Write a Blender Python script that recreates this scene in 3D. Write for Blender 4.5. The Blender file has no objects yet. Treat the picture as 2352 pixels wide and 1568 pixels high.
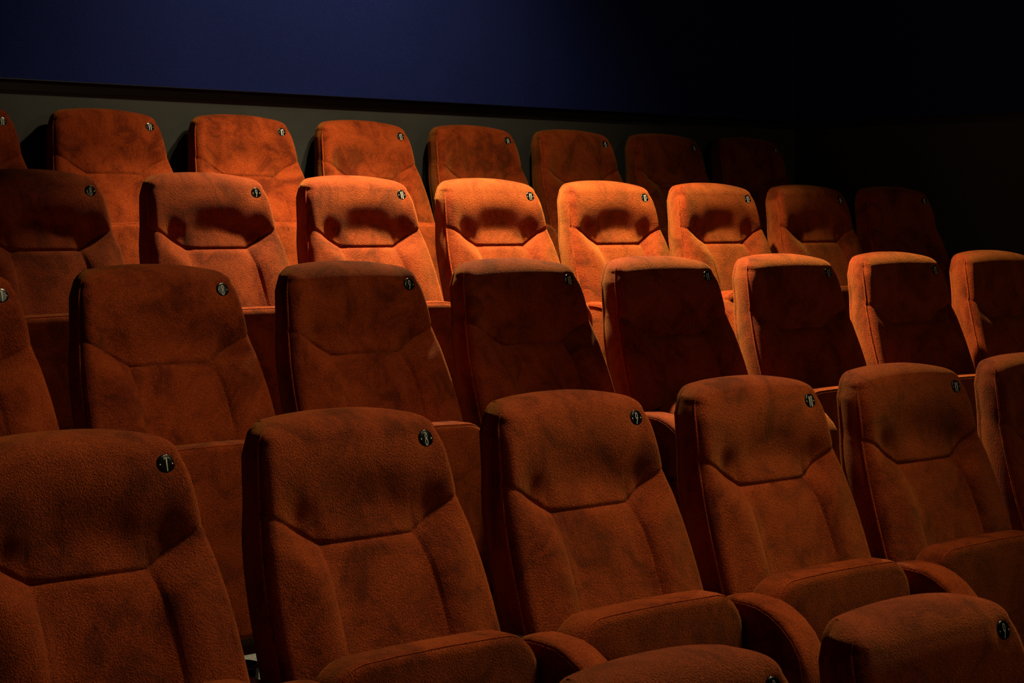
import bpy, bmesh, math, random
from mathutils import Vector, Matrix
S = bpy.context.scene
COL = S.collection
PI = math.pi
random.seed(4)

# ------------------------------------------------------------------ layout
W = 0.58                       # seat spacing along a row
PITCH, RISE = 1.07, 0.2452     # row depth and step height
STAG = {1: -0.62, 2: -0.316, 3: 0.0, 4: 0.325, 5: -0.49}
CTR = -0.165                   # seat centre relative to its number plate
FLOOR = -0.95                  # floor of a row below its plate height
WALL_Y, WALL_X = 3.36, 9.70
CEIL = 2.5

# ------------------------------------------------------------------ materials
def newmat(name):
    m = bpy.data.materials.new(name); m.use_nodes = True
    nt = m.node_tree; nt.nodes.clear()
    out = nt.nodes.new('ShaderNodeOutputMaterial')
    b = nt.nodes.new('ShaderNodeBsdfPrincipled')
    nt.links.new(b.outputs[0], out.inputs[0])
    return m, nt, b

def simple(name, col, rough=0.6, spec=0.5, metal=0.0):
    m, nt, b = newmat(name)
    b.inputs['Base Color'].default_value = (*col, 1)
    b.inputs['Roughness'].default_value = rough
    b.inputs['Specular IOR Level'].default_value = spec
    b.inputs['Metallic'].default_value = metal
    return m

def noise(nt, vec, scale, detail=3, rough=0.55, dist=0.0):
    n = nt.nodes.new('ShaderNodeTexNoise')
    n.inputs['Scale'].default_value = scale
    n.inputs['Detail'].default_value = detail
    n.inputs['Roughness'].default_value = rough
    n.inputs['Distortion'].default_value = dist
    if vec is not None: nt.links.new(vec, n.inputs['Vector'])
    return n.outputs['Fac']

def ramp(nt, fac, stops):
    r = nt.nodes.new('ShaderNodeValToRGB')
    el = r.color_ramp.elements
    while len(el) < len(stops): el.new(0.5)
    for e, (p, c) in zip(el, stops):
        e.position = p; e.color = (*c, 1)
    nt.links.new(fac, r.inputs[0]); return r.outputs[0]

def coords(nt, randomize=True):
    tc = nt.nodes.new('ShaderNodeTexCoord')
    if not randomize: return tc.outputs['Object']
    oi = nt.nodes.new('ShaderNodeObjectInfo')
    mu = nt.nodes.new('ShaderNodeMath'); mu.operation = 'MULTIPLY'; mu.inputs[1].default_value = 37.0
    nt.links.new(oi.outputs['Random'], mu.inputs[0])
    ad = nt.nodes.new('ShaderNodeVectorMath'); ad.operation = 'ADD'
    nt.links.new(tc.outputs['Object'], ad.inputs[0]); nt.links.new(mu.outputs[0], ad.inputs[1])
    return ad.outputs[0]

def velvet(name, k=1.0):
    m, nt, b = newmat(name)
    v = coords(nt)
    # brushed nap: broad soft patches with ragged borders
    n1 = noise(nt, v, 9.0, 6, 0.68, 0.6)
    n2 = noise(nt, v, 420.0, 2, 0.6)
    base = ramp(nt, n1, [(0.37, (0.120*k, 0.0132*k, 0.0021*k)), (0.50, (0.240*k, 0.0300*k, 0.0043*k)), (0.66, (0.315*k, 0.0435*k, 0.0065*k))])
    speck = ramp(nt, n2, [(0.30, (0.45, 0.42, 0.40)), (0.70, (1.5, 1.55, 1.6))])
    mx = nt.nodes.new('ShaderNodeMix'); mx.data_type = 'RGBA'; mx.blend_type = 'MULTIPLY'
    mx.inputs[0].default_value = 1.0
    nt.links.new(base, mx.inputs[6]); nt.links.new(speck, mx.inputs[7])
    nt.links.new(mx.outputs[2], b.inputs['Base Color'])
    b.inputs['Roughness'].default_value = 0.9
    b.inputs['Specular IOR Level'].default_value = 0.08
    b.inputs['Sheen Weight'].default_value = 0.38
    b.inputs['Sheen Roughness'].default_value = 0.42
    b.inputs['Sheen Tint'].default_value = (1.0, 0.40, 0.08, 1)
    # curly pile
    p1 = noise(nt, v, 290.0, 2, 0.6, 0.0)
    p2 = noise(nt, v, 520.0, 2, 0.6)
    ad = nt.nodes.new('ShaderNodeMath'); ad.operation = 'MULTIPLY_ADD'; ad.inputs[1].default_value = 0.45
    nt.links.new(p2, ad.inputs[0]); nt.links.new(p1, ad.inputs[2])
    bp = nt.nodes.new('ShaderNodeBump'); bp.inputs['Strength'].default_value = 0.75
    bp.inputs['Distance'].default_value = 0.0037
    nt.links.new(ad.outputs[0], bp.inputs['Height'])
    nt.links.new(bp.outputs[0], b.inputs['Normal'])
    return m

def wall_fabric():
    m, nt, b = newmat('blue_wall_fabric')
    v = coords(nt, False)
    n2 = noise(nt, v, 300.0, 2, 0.6)
    n1 = noise(nt, v, 1.6, 4, 0.6)
    c = ramp(nt, n2, [(0.3, (0.0088, 0.0138, 0.084)), (0.7, (0.0132, 0.0208, 0.127))])
    c2 = ramp(nt, n1, [(0.3, (0.9, 0.9, 0.9)), (0.7, (1.08, 1.08, 1.08))])
    mx = nt.nodes.new('ShaderNodeMix'); mx.data_type = 'RGBA'; mx.blend_type = 'MULTIPLY'; mx.inputs[0].default_value = 1
    nt.links.new(c, mx.inputs[6]); nt.links.new(c2, mx.inputs[7])
    nt.links.new(mx.outputs[2], b.inputs['Base Color'])
    b.inputs['Roughness'].default_value = 0.95; b.inputs['Specular IOR Level'].default_value = 0.05
    bp = nt.nodes.new('ShaderNodeBump'); bp.inputs['Strength'].default_value = 0.3; bp.inputs['Distance'].default_value = 0.001
    nt.links.new(n2, bp.inputs['Height']); nt.links.new(bp.outputs[0], b.inputs['Normal'])
    return m

def wall_paint():
    m, nt, b = newmat('charcoal_wall_paint')
    v = coords(nt, False)
    n1 = noise(nt, v, 5.0, 6, 0.65)
    c = ramp(nt, n1, [(0.3, (0.036, 0.0355, 0.034)), (0.7, (0.046, 0.0455, 0.043))])
    nt.links.new(c, b.inputs['Base Color'])
    b.inputs['Roughness'].default_value = 0.6; b.inputs['Specular IOR Level'].default_value = 0.3
    n2 = noise(nt, v, 60.0, 4, 0.6)
    bp = nt.nodes.new('ShaderNodeBump'); bp.inputs['Strength'].default_value = 0.15; bp.inputs['Distance'].default_value = 0.002
    nt.links.new(n2, bp.inputs['Height']); nt.links.new(bp.outputs[0], b.inputs['Normal'])
    return m

def carpet():
    m, nt, b = newmat('grey_carpet')
    v = coords(nt, False)
    n2 = noise(nt, v, 260.0, 3, 0.7)
    c = ramp(nt, n2, [(0.35, (0.035, 0.034, 0.031)), (0.65, (0.20, 0.195, 0.18))])
    nt.links.new(c, b.inputs['Base Color'])
    b.inputs['Roughness'].default_value = 1.0; b.inputs['Specular IOR Level'].default_value = 0.05
    bp = nt.nodes.new('ShaderNodeBump'); bp.inputs['Strength'].default_value = 0.6; bp.inputs['Distance'].default_value = 0.0037
    nt.links.new(n2, bp.inputs['Height']); nt.links.new(bp.outputs[0], b.inputs['Normal'])
    return m

M_VEL = velvet('rust_velvet')
M_PIPE = velvet('rust_velvet_piping', 1.25)
M_BLUE = wall_fabric(); M_PAINT = wall_paint(); M_CARP = carpet()
M_TRIM = simple('black_painted_trim', (0.010, 0.009, 0.007), 0.45)
M_CEIL = simple('black_ceiling_paint', (0.012, 0.012, 0.013), 0.9)
M_PLAS = simple('black_plastic', (0.010, 0.010, 0.010), 0.32)
M_STEEL = simple('black_steel', (0.014, 0.014, 0.014), 0.4)
M_PLATE = simple('black_enamel_plate', (0.005, 0.005, 0.0045), 0.22, 0.4)
M_NUM = simple('ivory_number_paint', (0.78, 0.74, 0.62), 0.5)
M_SCREW = simple('steel_screw', (0.40, 0.39, 0.36), 0.4, 0.5, 1.0)
M_EDGE = simple('grey_metal_edge', (0.10, 0.10, 0.095), 0.35, 0.5, 1.0)

# ------------------------------------------------------------------ helpers
def mesh(name, verts, faces, mat, smooth=True, sharp=None):
    me = bpy.data.meshes.new(name)
    me.from_pydata([tuple(v) for v in verts], [], faces)
    bm = bmesh.new(); bm.from_mesh(me)
    bmesh.ops.remove_doubles(bm, verts=bm.verts, dist=1e-5)
    bmesh.ops.recalc_face_normals(bm, faces=bm.faces)
    if sharp:
        for e in bm.edges:
            if len(e.link_faces) == 2 and e.calc_face_angle(0) > sharp: e.smooth = False
    bm.to_mesh(me); bm.free()
    if smooth:
        for p in me.polygons: p.use_smooth = True
    me.materials.append(mat)
    return me

def obj(name, me, parent=None, loc=(0, 0, 0), rot=(0, 0, 0)):
    o = bpy.data.objects.new(name, me); COL.objects.link(o)
    o.location = loc; o.rotation_euler = rot
    if parent: o.parent = parent
    return o

def structure(o): o['kind'] = 'structure'; return o
def tag(o, label, cat, group=None):
    o['label'] = label; o['category'] = cat
    if group: o['group'] = group
    return o

class MB:
    def __init__(s): s.v = []; s.f = []
    def add(s, v, f):
        b = len(s.v); s.v += [tuple(p) for p in v]; s.f += [tuple(i + b for i in q) for q in f]
    def grid(s, rows, closed=False):
        n = len(rows[0]); v = [p for r in rows for p in r]; f = []
        for i in range(len(rows) - 1):
            for j in range(n - (0 if closed else 1)):
                k = (j + 1) % n
                f.append((i*n + j, i*n + k, (i+1)*n + k, (i+1)*n + j))
        s.add(v, f)
    def box(s, x0, x1, y0, y1, z0, z1):
        v = [(x, y, z) for x in (x0, x1) for y in (y0, y1) for z in (z0, z1)]
        s.add(v, [(0,1,3,2), (4,6,7,5), (0,4,5,1), (2,3,7,6), (0,2,6,4), (1,5,7,3)])
    def tube(s, pts, r, n=8, cap=True, fade=0):
        pts = [Vector(p) for p in pts]; rows = []
        t = (pts[1] - pts[0]).normalized()
        a = t.cross(Vector((0, 0, 1)))
        if a.length < 1e-3: a = t.cross(Vector((1, 0, 0)))
        a.normalize()
        for i, p in enumerate(pts):
            t = (pts[min(i+1, len(pts)-1)] - pts[max(i-1, 0)]).normalized()
            a = (a - t * a.dot(t)).normalized(); b = t.cross(a)
            rows.append([p + (a*math.cos(2*PI*j/n) + b*math.sin(2*PI*j/n))*r*min(1, max(0.05, (len(pts)-1-i)/fade) if fade else 1) for j in range(n)])
        s.grid(rows, True)
        if cap:
            s.f.append(tuple(range(len(s.v) - n, len(s.v))))
            s.f.append(tuple(range(len(s.v) - n*len(rows), len(s.v) - n*len(rows) + n)))

def lerp(a, b, t): return a + (b - a)*t
def sstep(a, b, x):
    t = min(1, max(0, (x - a)/(b - a))); return t*t*(3 - 2*t)
def interp(tab, x):
    """smooth (monotone-ish cubic) interpolation of a table of (x, y)"""
    n = len(tab)
    if x <= tab[0][0]: return tab[0][1]
    if x >= tab[-1][0]: return tab[-1][1]
    for i in range(n - 1):
        if x <= tab[i+1][0]: break
    def sl(j):
        if j == 0: return (tab[1][1]-tab[0][1])/(tab[1][0]-tab[0][0])
        if j == n-1: return (tab[-1][1]-tab[-2][1])/(tab[-1][0]-tab[-2][0])
        return (tab[j+1][1]-tab[j-1][1])/(tab[j+1][0]-tab[j-1][0])
    h = tab[i+1][0]-tab[i][0]; t = (x-tab[i][0])/h
    m0, m1 = sl(i)*h, sl(i+1)*h
    return ((2*t**3-3*t*t+1)*tab[i][1] + (t**3-2*t*t+t)*m0 + (-2*t**3+3*t*t)*tab[i+1][1] + (t**3-t*t)*m1)

# ------------------------------------------------------------------ seat shape (metres, origin = seat centre at plate height)
Y_BASE = [(-0.58, -0.132), (-0.46, -0.131), (-0.40, -0.125), (-0.345, -0.108), (-0.245, -0.072), (-0.165, -0.0420), (-0.12, -0.0275), (-0.08, -0.0205), (-0.04, -0.0110), (-0.01, -0.002), (0.016, 0.0085)]
HALF = [(-0.58, 0.252), (-0.40, 0.256), (-0.345, 0.256), (-0.245, 0.251), (-0.17, 0.241), (-0.105, 0.227), (-0.06, 0.222), (-0.03, 0.2175), (-0.01, 0.2135), (0.008, 0.207), (0.02, 0.201)]
SEAM = [(0.0, -0.166), (0.092, -0.166), (0.104, -0.1655), (0.112, -0.162), (0.126, -0.154), (0.150, -0.140), (0.19, -0.120), (0.235, -0.101)]
REC = [(0.0, 0.009), (0.05, 0.011), (0.085, 0.0145), (0.108, 0.0205), (0.125, 0.018), (0.15, 0.018), (0.19, 0.005), (0.225, 0.0), (0.26, 0.0)]
FIL = 0.022
U_SEAM = 0.465
Z_TOP0 = 0.016
ROLL_R, ROLL_H, TILT = 0.056, 0.060, math.radians(20)

def half(z): return interp(HALF, z)
def seam_z(u):
    # seam height for lateral parameter u (the seam is given over x)
    x = abs(u)*0.228
    return interp(SEAM, x)
def front(u, z):
    """front surface point for lateral parameter u in [-1, 1] at height z"""
    a = half(z); x = u*a; ax = abs(x)
    t = z - seam_z(u)
    rec = interp(REC, ax*0.228/a if t > 0 else ax)
    y = interp(Y_BASE, z)
    if t >= 0:
        y += rec*math.exp(-(t/lerp(0.075, 0.052, sstep(0.05, 0.11, ax)))**2)
        y += 0.0138*max(0, 1-(ax/0.2)**2)**1.3*math.exp(-((z+0.092)/0.056)**2)   # hollow for the head between soft wings
    else:
        w = sstep(0.085, 0.13, ax)
        y += rec*math.exp(-abs(t)/lerp(0.055, 0.026, w))
        dep = math.exp(-((abs(t)-0.06)/0.16)**2)
        bol = sstep(0.09, 0.155, ax)*(1 - 0.75*sstep(0.165, 0.245, ax))
        y -= 0.016*bol*sstep(0, 0.06, -t)*lerp(0.35, 1, dep)
        # stitched channel between centre panel and side bolsters
        us = (abs(u) - U_SEAM)*a
        y += 0.0025*math.exp(-(us/0.006)**2)*sstep(0, 0.02, -t)*(1 - sstep(0.10, 0.24, -t)*0.75)
    y += lerp(0.005, 0.0025, sstep(0.15, 0.22, ax))*math.exp(-(t/0.006)**2)
    # the plate is pulled slightly into the padding
    d2 = (x - 0.165)**2 + z*z
    y += 0.005*math.exp(-d2/0.026**2)
    e = ax - (a - FIL)
    if e > 0: y += FIL - math.sqrt(max(0, FIL*FIL - e*e))
    return (x, y, z)
A_TOP = half(Z_TOP0)
Z_APEX, Y_APEX, Y_REAR, ZBK = 0.0625, 0.080, 0.112, -0.010
CROWN, RC, NARROW = 0.012, 0.074, 0.020
def head_prof():
    """side profile over the top: front quarter roll, nearly flat top, tight rear corner, down the back"""
    y0 = interp(Y_BASE, Z_TOP0); P = []
    sl = 0.40
    for i in range(1, 15):
        t = i/14
        b0, b1, b2, b3 = (1-t)**3, 3*t*(1-t)**2, 3*t*t*(1-t), t**3
        P.append((b0*y0 + b1*(y0+sl*0.026) + b2*(Y_APEX-0.040) + b3*Y_APEX, b0*Z_TOP0 + b1*(Z_TOP0+0.026) + b2*Z_APEX + b3*Z_APEX))
    F = len(P)
    r = 0.014
    P.append((Y_APEX + 0.012, Z_APEX))
    for i in range(0, 6):
        a = PI/2*i/5; P.append((Y_REAR - r + r*math.sin(a), Z_APEX - 0.001 - r + r*math.cos(a)))
    for i in range(1, 5): P.append((Y_REAR - 0.001*i, lerp(Z_APEX - r, ZBK, i/4)))
    return P, F
PROF, NF = head_prof()
def roll(u, y, z, rear):
    h = min(1, max(0, (z - Z_TOP0)/(Z_APEX - Z_TOP0)))
    x0, yf, _ = front(u, Z_TOP0); fe = yf - front(0, Z_TOP0)[1]
    a = A_TOP - RC*(1 - math.sqrt(max(0, 1 - (0.93*h)**2)))
    if z < Z_TOP0: a = half(z)
    a -= NARROW*rear
    x = u*a
    z -= CROWN*abs(u)**2.4*h
    if rear < 0.5: y += fe*(1 - h)
    er = abs(x) - (a - 0.02)
    if er > 0: y -= (0.02 - math.sqrt(max(0, 0.02**2 - er*er)))*rear
    return (x, y, z)
def rear_t(i): return sstep(-1.5, 7.0, i - NF) if i > NF else (0.02 if i == NF else 0)
def back(u, z):
    yb, zb = PROF[-1]
    a = half(z) - NARROW
    x = u*a
    y = yb + (interp(Y_BASE, max(z, -0.58)) - interp(Y_BASE, zb))*0.9
    e = abs(x) - (a - 0.02)
    if e > 0: y -= 0.02 - math.sqrt(max(0, 0.02**2 - e*e))
    y += 0.010*(1 - u*u)*sstep(zb, zb - 0.15, z)
    return (x, y, z)

# lateral stations: denser at stitched channels and edges
US = sorted(set([round(-1 + 2*i/44, 4) for i in range(45)] + [s*v for s in (-1, 1) for v in (U_SEAM, U_SEAM-0.012, U_SEAM+0.012, U_SEAM-0.03, U_SEAM+0.03, 0.925, 0.94, 0.97, 0.985, 0.995)]))
JL = US.index(-U_SEAM); JR = US.index(U_SEAM)
ZB = -0.56
def warp(i, n, p): return (i/n)**p
LOW_T = [1 - (1 - i/30)**1.7 for i in range(31)]            # 0 bottom .. 1 seam
HEAD_T = [(i/26)**1.5 for i in range(27)]                     # 0 seam .. 1 top start
low_rows = [[front(u, lerp(ZB, seam_z(u), t)) for u in US] for t in LOW_T]
head_rows = [[front(u, lerp(seam_z(u), Z_TOP0, t)) for u in US] for t in HEAD_T]
roll_rows = [[roll(u, y, z, rear_t(i)) for u in US] for i, (y, z) in enumerate(PROF)]
back_rows = [[back(u, lerp(ZBK, ZB, i/24)) for u in US] for i in range(25)]
# the rear roll meets the back sheet
for k in range(len(US)):
    bx, by, bz = back_rows[0][k]
    back_rows[0][k] = roll_rows[-1][k]

mb = MB(); mb.grid(head_rows + roll_rows); ME_HEAD = mesh('headrest', mb.v, mb.f, M_VEL)
mb = MB(); mb.grid([r[JL:JR+1] for r in low_rows]); ME_LUMB = mesh('lumbar_panel', mb.v, mb.f, M_VEL)
mb = MB(); mb.grid([r[:JL+1] for r in low_rows]); ME_BOLL = mesh('side_bolster', mb.v, mb.f, M_VEL)
mb = MB(); mb.grid([r[JR:] for r in low_rows]); ME_BOLR = mesh('side_bolster', mb.v, mb.f, M_VEL)

# side panels and back sheet form the shell
mb = MB(); mb.grid(back_rows)
edges = {}
for sgn, k in ((-1, 0), (1, len(US)-1)):
    fr = [r[k] for r in low_rows] + [r[k] for r in head_rows[1:]]
    ro = [r[k] for r in roll_rows]
    edges[sgn] = fr + ro[:8]
    tail = [(p[2], Vector(p)) for p in reversed(ro[NF-1:])]       # rear edge from low to high
    def rear_at(z):
        if z <= tail[0][0]: return Vector(back(sgn, z))
        for (za, pa), (zb, pb) in zip(tail, tail[1:]):
            if z <= zb: return pa.lerp(pb, (z - za)/max(1e-9, zb - za))
        return tail[-1][1]
    fe_pts = [Vector(p) for p in fr + ro[:NF]]
    def front_at(z):
        for pa, pb in zip(fe_pts, fe_pts[1:]):
            if z <= pb.z: return pa.lerp(pb, (z - pa.z)/max(1e-9, pb.z - pa.z))
        return fe_pts[-1]
    zs = sorted(set([p.z for p in fe_pts] + [za for za, _ in tail if za < fe_pts[-1].z]))
    rows = [(front_at(z), rear_at(z)) for z in zs]
    NS = 10; out = []
    for p, q in rows:
        p, q = Vector(p), Vector(q); L = []
        for j in range(NS+1):
            t = j/NS; v = p.lerp(q, t)
            v.x += sgn*0.007*4*t*(1-t)*min(1, max(0, (p-q).length - 0.02)/0.05)
            L.append(v)
        out.append(L)
    mb.grid(out)
# underside
mb.grid([[low_rows[0][k] for k in range(len(US))], [back_rows[-1][k] for k in range(len(US))]])
ME_SHELL = mesh('back_shell', mb.v, mb.f, M_VEL, sharp=math.radians(50))

ME_PIPE = {}
for sgn in (-1, 1):
    n_e = len(edges[sgn])
    mb = MB(); mb.tube([(p[0] + sgn*0.0005*min(1, (n_e-4-i)/4), p[1] - 0.0005*min(1, (n_e-4-i)/4), p[2] - 0.004*max(0, i-(n_e-5))/4) for i, p in enumerate(edges[sgn])], 0.0030, 8, fade=14)
    ME_PIPE[sgn] = mesh('piping', mb.v, mb.f, M_PIPE)

# folded seat cushion: upholstered slab standing on edge, rounded upper corners
def slab(hw, y0, y1, z0, z1, rc, fil, crown, nx=14):
    """outline in x/z extruded in y with filleted rims"""
    def outline(ins):
        pts = []
        a, top = hw - ins, z1 - ins; r = max(0.004, rc - ins)
        bot = z0 + ins
        for i in range(9): pts.append((-a, lerp(bot, top - r, i/8)))
        for i in range(1, 9):
            t = PI - PI/2*i/8; pts.append((-a + r + r*math.cos(t), top - r + r*math.sin(t)))
        for i in range(1, nx): pts.append((lerp(-a + r, a - r, i/nx), top))
        for i in range(0, 9):
            t = PI/2 - PI/2*i/8; pts.append((a - r + r*math.cos(t), top - r + r*math.sin(t)))
        for i in range(1, 9): pts.append((a, lerp(top - r, bot, i/8)))
        for i in range(1, nx): pts.append((lerp(a, -a, i/nx), bot))
        return [(x, z + crown*(1-(x/hw)**2)*sstep(z0, z1, z)) for x, z in pts]
    rows = []
    for i in range(6):
        t = PI/2*i/5; rows.append((y0 + fil*(1-math.sin(t)), fil*(1-math.cos(PI/2 - t)) if False else fil*(1-math.sin(PI/2-(PI/2-t))) ))
    prof = []
    for i in range(7):                       # front rim: from face to side
        t = PI/2*i/6; prof.append((y0 + fil*(1-math.cos(t)), fil*(1-math.sin(t))))
    for i in range(7):
        t = PI/2*i/6; prof.append((y1 - fil*(1-math.sin(t)), fil*(1-math.cos(t))))
    m = MB(); R = []
    for y, ins in prof: R.append([(x, y, z) for x, z in outline(ins)])
    m.grid(R, True)
    for y, sg in ((y0, -1), (y1, 1)):        # faces: concentric fill with slight padding bulge
        rr = []
        for k in range(9):
            f = k/8; base = outline(fil)
            cz = (z0+z1)/2
            rr.append([(x*(1-f), y + sg*0.010*(1-(1-f)**2), lerp(z, cz, f)) for x, z in base])
        m.grid(rr, True)
    return m
CU_Y0, CU_Y1, CU_Z0, CU_Z1 = -0.222, -0.140, -0.78, -0.338
m = slab(0.248, CU_Y0, CU_Y1, CU_Z0, CU_Z1, 0.085, 0.020, 0.006)
ME_CUSH = mesh('seat_cushion', m.v, m.f, M_VEL)
pts = []
for i in range(41):
    t = i/40; x = 0.236*math.sin(lerp(-1, 1, t)*PI/2)
    d = max(0, abs(x) - 0.163)
    z = CU_Z1 + 0.004 - 0.008 - (0.073 - math.sqrt(max(0, 0.073**2 - d*d))) + 0.006*(1-(x/0.248)**2)
    pts.append((x, CU_Y0 + 0.008, z))
pts = [(-0.237, CU_Y0+0.008, -0.72)] + pts + [(0.237, CU_Y0+0.008, -0.72)]
mb = MB(); mb.tube(pts, 0.0015, 8); ME_CPIPE = mesh('piping', mb.v, mb.f, M_PIPE)

# armrest: upholstered panel whose top runs forward and curves down
arm_top = [(-0.148, -0.372), (-0.158, -0.359), (-0.18, -0.355), (-0.215, -0.356), (-0.25, -0.360), (-0.28, -0.371), (-0.31, -0.389), (-0.338, -0.415), (-0.358, -0.445), (-0.370, -0.480), (-0.376, -0.52), (-0.377, -0.60), (-0.377, -0.70), (-0.377, -0.84)]
AW = 0.040
def arm_mesh():
    m = MB(); n = len(arm_top)
    def nrm(i):
        a = Vector(arm_top[max(0, i-1)]); b = Vector(arm_top[min(n-1, i+1)]); t = (b-a).normalized()
        return Vector((t.y, -t.x))
    rows = []
    for i, (y, z) in enumerate(arm_top):
        N = nrm(i); L = []
        for j in range(9):                        # crowned cover strip with rounded rims
            s = -1 + 2*j/8; x = AW*math.sin(s*PI/2) if abs(s) < 1 else AW*s
            dp = 0.014*(1 - math.cos(abs(s)*PI/2)**1) if abs(s) > 0 else 0
            dp = 0.010*(abs(s)**3)
            L.append((x, y - N.x*dp if N.y < 0 else y - N.x*dp, z - N.y*dp))
        rows.append(L)
    m.grid(rows)
    for k in (0, 8):
        e = [r[k] for r in rows]
        m.grid([e, [(p[0], lerp(p[1], -0.150, 0.5), lerp(p[2], max(-0.84, p[2]-0.1), 0.5)) if False else (p[0], lerp(p[1], -0.15, 0.5), p[2] if p[2] < -0.5 else lerp(p[2], -0.6, 0.5)) for p in e],
                [(p[0], -0.15, p[2] if p[2] < -0.5 else -0.60 + (p[2]+0.6)*0.3) for p in e]])
    # rear face
    m.box(-AW, AW, -0.1502, -0.1495, -0.84, -0.372)
    return m
am = arm_mesh()
ME_ARM = mesh('armrest', am.v, am.f, M_VEL, sharp=math.radians(60))
mb = MB()
for sg in (-1, 1):
    mb.tube([(sg*AW, y + 0.010*(1 if z < -0.45 else 0.45), z - (0.012 if z > -0.45 else 0.004)) for y, z in arm_top[2:-1]], 0.0015, 6)
ME_APIPE = mesh('piping', mb.v, mb.f, M_PIPE)

# cup holder behind the arm, between two backs
def lathe(prof, n=28, c=(0, 0, 0)):
    m = MB(); m.grid([[(c[0]+r*math.cos(2*PI*j/n), c[1]+r*math.sin(2*PI*j/n), c[2]+z) for j in range(n)] for r, z in prof], True)
    return m
mb = lathe([(0.0005, -0.062), (0.026, -0.062), (0.030, -0.055), (0.033, 0.0), (0.036, 0.004), (0.036, 0.007), (0.033, 0.008), (0.030, 0.004), (0.027, -0.05), (0.0005, -0.055)])
ME_CUP = mesh('cup_holder', mb.v, mb.f, M_PLAS)
mb = MB(); mb.box(-0.083, -0.047, -0.205, -0.028, -0.006, 0.006); mb.box(-0.047, 0.0, -0.045, -0.030, -0.006, 0.006); ME_BRK = mesh('bracket', mb.v, mb.f, M_PLAS, smooth=False)

# steel pedestal under the arm
mb = MB()
mb.box(-0.025, 0.025, -0.33, -0.17, FLOOR+0.012, -0.84)
mb.box(-0.06, 0.06, -0.37, -0.10, FLOOR, FLOOR+0.012)
mb.box(-0.54, -0.04, -0.125, -0.085, -0.64, -0.565)
mb.box(-0.04, 0.02, -0.17, -0.085, -0.66, -0.56)
ME_PED = mesh('pedestal', mb.v, mb.f, M_STEEL, smooth=False)

# number plate
PR = 0.0175
mb = lathe([(0.0003, 0.0026), (PR*0.6, 0.0026), (PR-0.0012, 0.0024), (PR-0.0003, 0.0018), (PR, 0.0008), (PR, -0.002), (0.0003, -0.002)], 36)
ME_PLATE = mesh('number_plate', mb.v, mb.f, M_PLATE, sharp=math.radians(50))
mb = lathe([(0.0002, 0.0013), (0.0010, 0.0012), (0.0017, 0.0007), (0.0020, 0.0), (0.0020, -0.001)], 14)
ME_SCREW = mesh('screw', mb.v, mb.f, M_SCREW)

# condensed numerals drawn as round-ended strokes in a 1 x 2 cell
def arc(cx, cy, rx, ry, a0, a1, n=9):
    return [(cx + rx*math.cos(math.radians(lerp(a0, a1, i/n))), cy + ry*math.sin(math.radians(lerp(a0, a1, i/n)))) for i in range(n+1)]
GL = {
 '0': [arc(.5, 1.55, .42, .42, 0, 180) + arc(.5, .45, .42, .42, 180, 360) + [(.92, 1.55)]],
 '1': [[(.18, 1.72), (.55, 1.97), (.55, .02)]],
 '2': [arc(.5, 1.52, .42, .45, 170, -25) + [(.10, .03), (.95, .03)]],
 '3': [arc(.46, 1.52, .42, .45, 160, -80) + [(.40, 1.08)], [(.40, 1.08)] + arc(.46, .54, .46, .52, 75, -160)],
 '4': [[(.72, .02), (.72, 1.97), (.04, .55), (.98, .55)]],
 '5': [[(.88, 1.96), (.16, 1.96), (.12, 1.12)] + arc(.46, .62, .44, .60, 120, -160, 12)],
 '6': [[(.80, 1.97), (.16, .95)] + arc(.5, .52, .42, .50, 160, 520, 16)],
 '7': [[(.04, 1.72), (.04, 1.96), (.70, 1.96), (.70, .02)]],
 '8': [arc(.5, 1.52, .36, .44, -90, 270, 18), arc(.5, .54, .44, .52, 90, 450, 18)],
 '9': [[(.22, .03), (.86, 1.05)] + arc(.5, 1.48, .42, .50, -20, 340, 16)],
}
def numeral_mesh(txt):
    m = MB(); H = 0.0235; sx = 0.0064 if len(txt) == 1 else 0.0048; gap = 0.0026
    wid = len(txt)*sx + (len(txt)-1)*gap
    x0 = -wid/2
    for ch in txt:
        for st in GL[ch]:
            pts = [(x0 + px*sx, (py/2 - .5)*H) for px, py in st]
            w = 0.0007 if len(txt) == 1 else 0.0008
            L, Rr = [], []
            for i, p in enumerate(pts):
                a = Vector(pts[max(0, i-1)]); b = Vector(pts[min(len(pts)-1, i+1)])
                t = (b-a).normalized() if (b-a).length > 1e-9 else Vector((1, 0))
                n = Vector((-t.y, t.x))
                # keep stroke width at corners
                if 0 < i < len(pts)-1:
                    t0 = (Vector(p)-a); t1 = (b-Vector(p))
                    if t0.length > 1e-9 and t1.length > 1e-9:
                        c = max(0.45, n.dot(Vector((-t0.normalized().y, t0.normalized().x))))
                        n = n/c
                L.append((p[0]+n.x*w, p[1]+n.y*w)); Rr.append((p[0]-n.x*w, p[1]-n.y*w))
            zt, zb = 0.0031, 0.0024
            m.grid([[(x, y, zb) for x, y in L], [(x, y, zt) for x, y in L], [(x, y, zt) for x, y in Rr], [(x, y, zb) for x, y in Rr]])
            for e in (0, -1):
                q = [(L[e][0], L[e][1], zb), (L[e][0], L[e][1], zt), (Rr[e][0], Rr[e][1], zt), (Rr[e][0], Rr[e][1], zb)]
                m.add(q, [(0, 1, 2, 3)])
        x0 += sx + gap
    return mesh('number', m.v, m.f, M_NUM, smooth=False)
NUM = {}

# ------------------------------------------------------------------ seats
def plate_pose():
    x, y, z = front(0.165/half(0), 0.0)
    return (0.165, y - 0.0005, 0.0), (PI/2 - math.radians(12), 0, 0)
PLOC, PROT = plate_pose()

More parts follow.
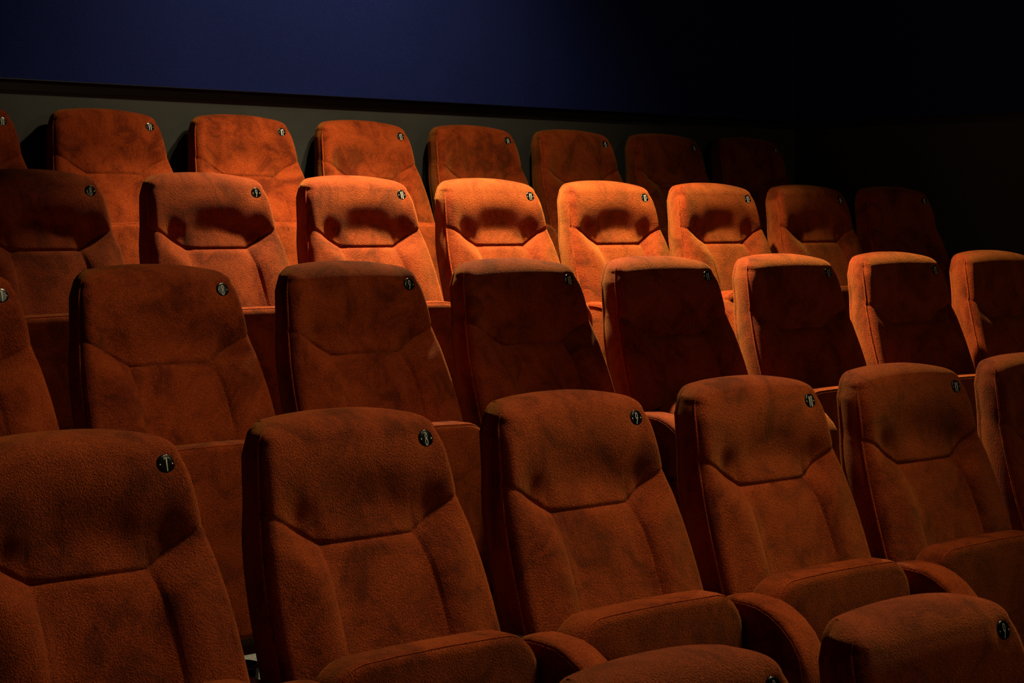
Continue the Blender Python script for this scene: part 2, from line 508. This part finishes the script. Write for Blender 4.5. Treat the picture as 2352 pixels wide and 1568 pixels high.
def make_seat():
    r = bpy.data.objects.new('cinema_seat', None); COL.objects.link(r)
    r.empty_display_size = 0.2
    lift = (0, 0, -FLOOR)                                # parts hang on an Empty at the floor
    obj('headrest', ME_HEAD, r, lift)
    obj('lumbar_panel', ME_LUMB, r, lift)
    obj('side_bolster', ME_BOLL, r, lift); obj('side_bolster', ME_BOLR, r, lift)
    sh = obj('back_shell', ME_SHELL, r, lift)
    obj('piping', ME_PIPE[-1], sh); obj('piping', ME_PIPE[1], sh)
    cu = obj('seat_cushion', ME_CUSH, r, lift); obj('piping', ME_CPIPE, cu)
    ar = obj('armrest', ME_ARM, r, (0.29, 0, -FLOOR)); obj('piping', ME_APIPE, ar)
    ch = obj('cup_holder', ME_CUP, r, (0.355, 0.06, -FLOOR - 0.380)); ch['label'] = 'black plastic cup holder'
    b = obj('bracket', ME_BRK, ch)
    pe = obj('pedestal', ME_PED, r, (0.29, 0, -FLOOR)); pe['label'] = 'black steel pedestal'
    pl = obj('number_plate', ME_PLATE, r, (PLOC[0], PLOC[1], PLOC[2] - FLOOR), PROT)
    pl['label'] = 'round black number plate'
    nm = obj('number', None or bpy.data.meshes.new('number'), pl); nm['label'] = 'ivory painted seat number'
    for s in (-1, 1): obj('screw', ME_SCREW, pl, (s*PR*0.70, 0, 0.0024))
    return r

def copy_tree(o, parent=None):
    c = o.copy(); COL.objects.link(c)
    if parent: c.parent = parent
    for ch in list(o.children): copy_tree(ch, c)
    return c
def set_number(root, n):
    t = str(n)
    if t not in NUM: NUM[t] = numeral_mesh(t)
    for pl in root.children:
        if pl.name.startswith('number_plate'):
            for q in pl.children:
                if q.name.startswith('number'): q.data = NUM[t]

ROWNAME = {1: 'front row', 2: 'second row', 3: 'middle row', 4: 'fourth row', 5: 'back row'}
SEATS = {1: [8, 9], 2: [7, 8, 9, 10, 11, 12], 3: [7, 8, 9, 10, 11, 12, 13, 14], 4: [8, 9, 10, 11, 12, 13, 14, 15], 5: [10, 11, 12, 13, 14, 15, 16, 17]}
LOOK = {
 (1, 8): 'seat cut by the bottom edge, left of 9', (1, 9): 'seat numbered 9, at the bottom right corner',
 (2, 7): 'seat numbered 7, at lower left', (2, 12): 'seat cut by the right edge, beside 11',
 (3, 7): 'seat numbered 7, cut by the left edge', (3, 14): 'seat cut by the right edge, beside 13',
 (4, 8): 'seat numbered 8, at the left edge', (4, 11): 'seat numbered 11, brightest under the lamp',
 (4, 15): 'seat numbered 15, last and darkest', (5, 10): 'seat cut by the left edge, beside 11',
 (5, 17): 'seat numbered 17, last in the dark corner',
}
proto = make_seat(); first = True
for r in (1, 2, 3, 4, 5):
    for k in SEATS[r]:
        o = proto if first else copy_tree(proto); first = False
        o.location = (k*W + STAG[r] + CTR, (r-2)*PITCH, (r-2)*RISE + FLOOR)
        set_number(o, k)
        tag(o, 'rust velvet cinema ' + LOOK.get((r, k), 'seat numbered %d' % k) + ', in the ' + ROWNAME[r], 'seat', 'rust cinema seats in the ' + ROWNAME[r])

# ------------------------------------------------------------------ room
mb = MB()
X0, X1 = -1.0, WALL_X
for r in range(0, 6):
    z = (r-2)*RISE + FLOOR
    y0 = (r-3)*PITCH + 0.37; y1 = WALL_Y if r == 5 else (r-2)*PITCH + 0.37
    if r == 0: y0 = -7.0
    mb.box(X0, X1, y0, y1, -2.3, z)
structure(obj('floor', mesh('floor', mb.v, mb.f, M_CARP, smooth=False)))
BZ = 0.888                      # underside of the blue fabric panels
TR = 0.036                      # black trim height under the panels
mb = MB(); mb.box(X0, X1+0.2, WALL_Y, WALL_Y+0.2, -0.6, CEIL)
structure(obj('wall_back', mesh('wall_back', mb.v, mb.f, M_PAINT, smooth=False)))
mb = MB(); mb.box(WALL_X, WALL_X+0.2, -7.0, WALL_Y, -2.3, CEIL)
structure(obj('wall_right', mesh('wall_right', mb.v, mb.f, M_PAINT, smooth=False)))
mb = MB(); mb.box(X0, X1+0.2, -7.0, WALL_Y+0.2, CEIL, CEIL+0.1)
structure(obj('ceiling', mesh('ceiling', mb.v, mb.f, M_CEIL, smooth=False)))
PT = 0.005
mb = MB(); mb.box(X0, WALL_X-0.012, WALL_Y-PT, WALL_Y, BZ-TR, BZ); structure(obj('trim_1', mesh('trim', mb.v, mb.f, M_TRIM, smooth=False)))
mb = MB(); mb.box(WALL_X-PT, WALL_X, -7.0, WALL_Y-PT-0.002, BZ-TR, BZ); structure(obj('trim_2', mesh('trim', mb.v, mb.f, M_TRIM, smooth=False)))
mb = MB(); mb.box(X0, WALL_X-0.001, WALL_Y-0.045, WALL_Y, BZ, CEIL-0.002)
tag(obj('acoustic_panel', mesh('acoustic_panel', mb.v, mb.f, M_BLUE, smooth=False)), 'dark blue fabric wall panel above the back row of seats', 'wall panel', 'blue fabric wall panels')
pan = bpy.data.objects['acoustic_panel']
mb = MB(); mb.box(X0, WALL_X-0.047, WALL_Y-0.0462, WALL_Y-0.040, BZ-0.0022, BZ); obj('edge_strip', mesh('edge_strip', mb.v, mb.f, M_EDGE, smooth=False), pan)['label'] = 'thin dark metal edge strip'
mb = MB(); mb.box(WALL_X-0.045, WALL_X, -7.0, WALL_Y-0.047, BZ, CEIL-0.002)
tag(obj('acoustic_panel', mesh('acoustic_panel', mb.v, mb.f, M_BLUE, smooth=False)), 'dark blue fabric wall panel on the unlit right side wall', 'wall panel', 'blue fabric wall panels')

# ------------------------------------------------------------------ light
def lamp(name, kind, loc, target, energy, col, **kw):
    l = bpy.data.lights.new(name, kind); l.energy = energy; l.color = col
    for k, v in kw.items(): setattr(l, k, v)
    o = bpy.data.objects.new(name, l); COL.objects.link(o); o.location = loc
    d = Vector(target) - Vector(loc)
    o.rotation_euler = d.to_track_quat('-Z', 'Y').to_euler()
    return o
WARM = (1.0, 0.83, 0.50)
lamp('ceiling_spot', 'SPOT', (6.55, 2.205, 2.3), (6.55, 1.93, 0.3), 1150, WARM, spot_size=math.radians(95), spot_blend=1.0, shadow_soft_size=0.055)
lamp('back_row_fill', 'SPOT', (6.74, 1.95, 2.3), (6.74, 3.36, 0.75), 122, WARM, spot_size=math.radians(99), spot_blend=1.0, shadow_soft_size=0.055)  # added unseen fill: widens the ceiling spot's reach on back row and wall
for a, b, le, sz in (((5.9, -0.22, 2.3), (3.9, -0.75, 0), 245, 110), ((5.6, -2.2, 2.3), (4.7, -1.3, 0), 36, 74)):
    lamp('front_rows_fill', 'SPOT', a, b, le, WARM, spot_size=math.radians(sz), spot_blend=1.0, shadow_soft_size=0.2)  # added out-of-view fill spots brightening the first rows, no fixtures modelled
lamp('frontal_fill', 'SPOT', (7.6, -3.6, 2.3), (7.2, 1.5, 0.2), 42, WARM, spot_size=math.radians(120), spot_blend=0.8, shadow_soft_size=0.15)  # weak fill added from the front to lift the dark seat faces

w = bpy.data.worlds.new('World'); S.world = w; w.use_nodes = True
w.node_tree.nodes['Background'].inputs[0].default_value = (0.9, 0.7, 0.5, 1)
w.node_tree.nodes['Background'].inputs[1].default_value = 0.002

# ------------------------------------------------------------------ camera
cd = bpy.data.cameras.new('camera'); cam = bpy.data.objects.new('camera', cd); COL.objects.link(cam)
cd.sensor_width = 36.0; cd.lens = 4700/2352*36
cam.location = (1.798, -2.836, 0.403)
cam.rotation_euler = (PI/2 - 0.058, 0, -0.769)
cd.clip_start = 0.05
S.camera = cam
S.view_settings.view_transform = 'Standard'; S.view_settings.look = 'None'
S.view_settings.gamma = 1.0; S.view_settings.exposure = 0.0
S.view_settings.use_curve_mapping = False
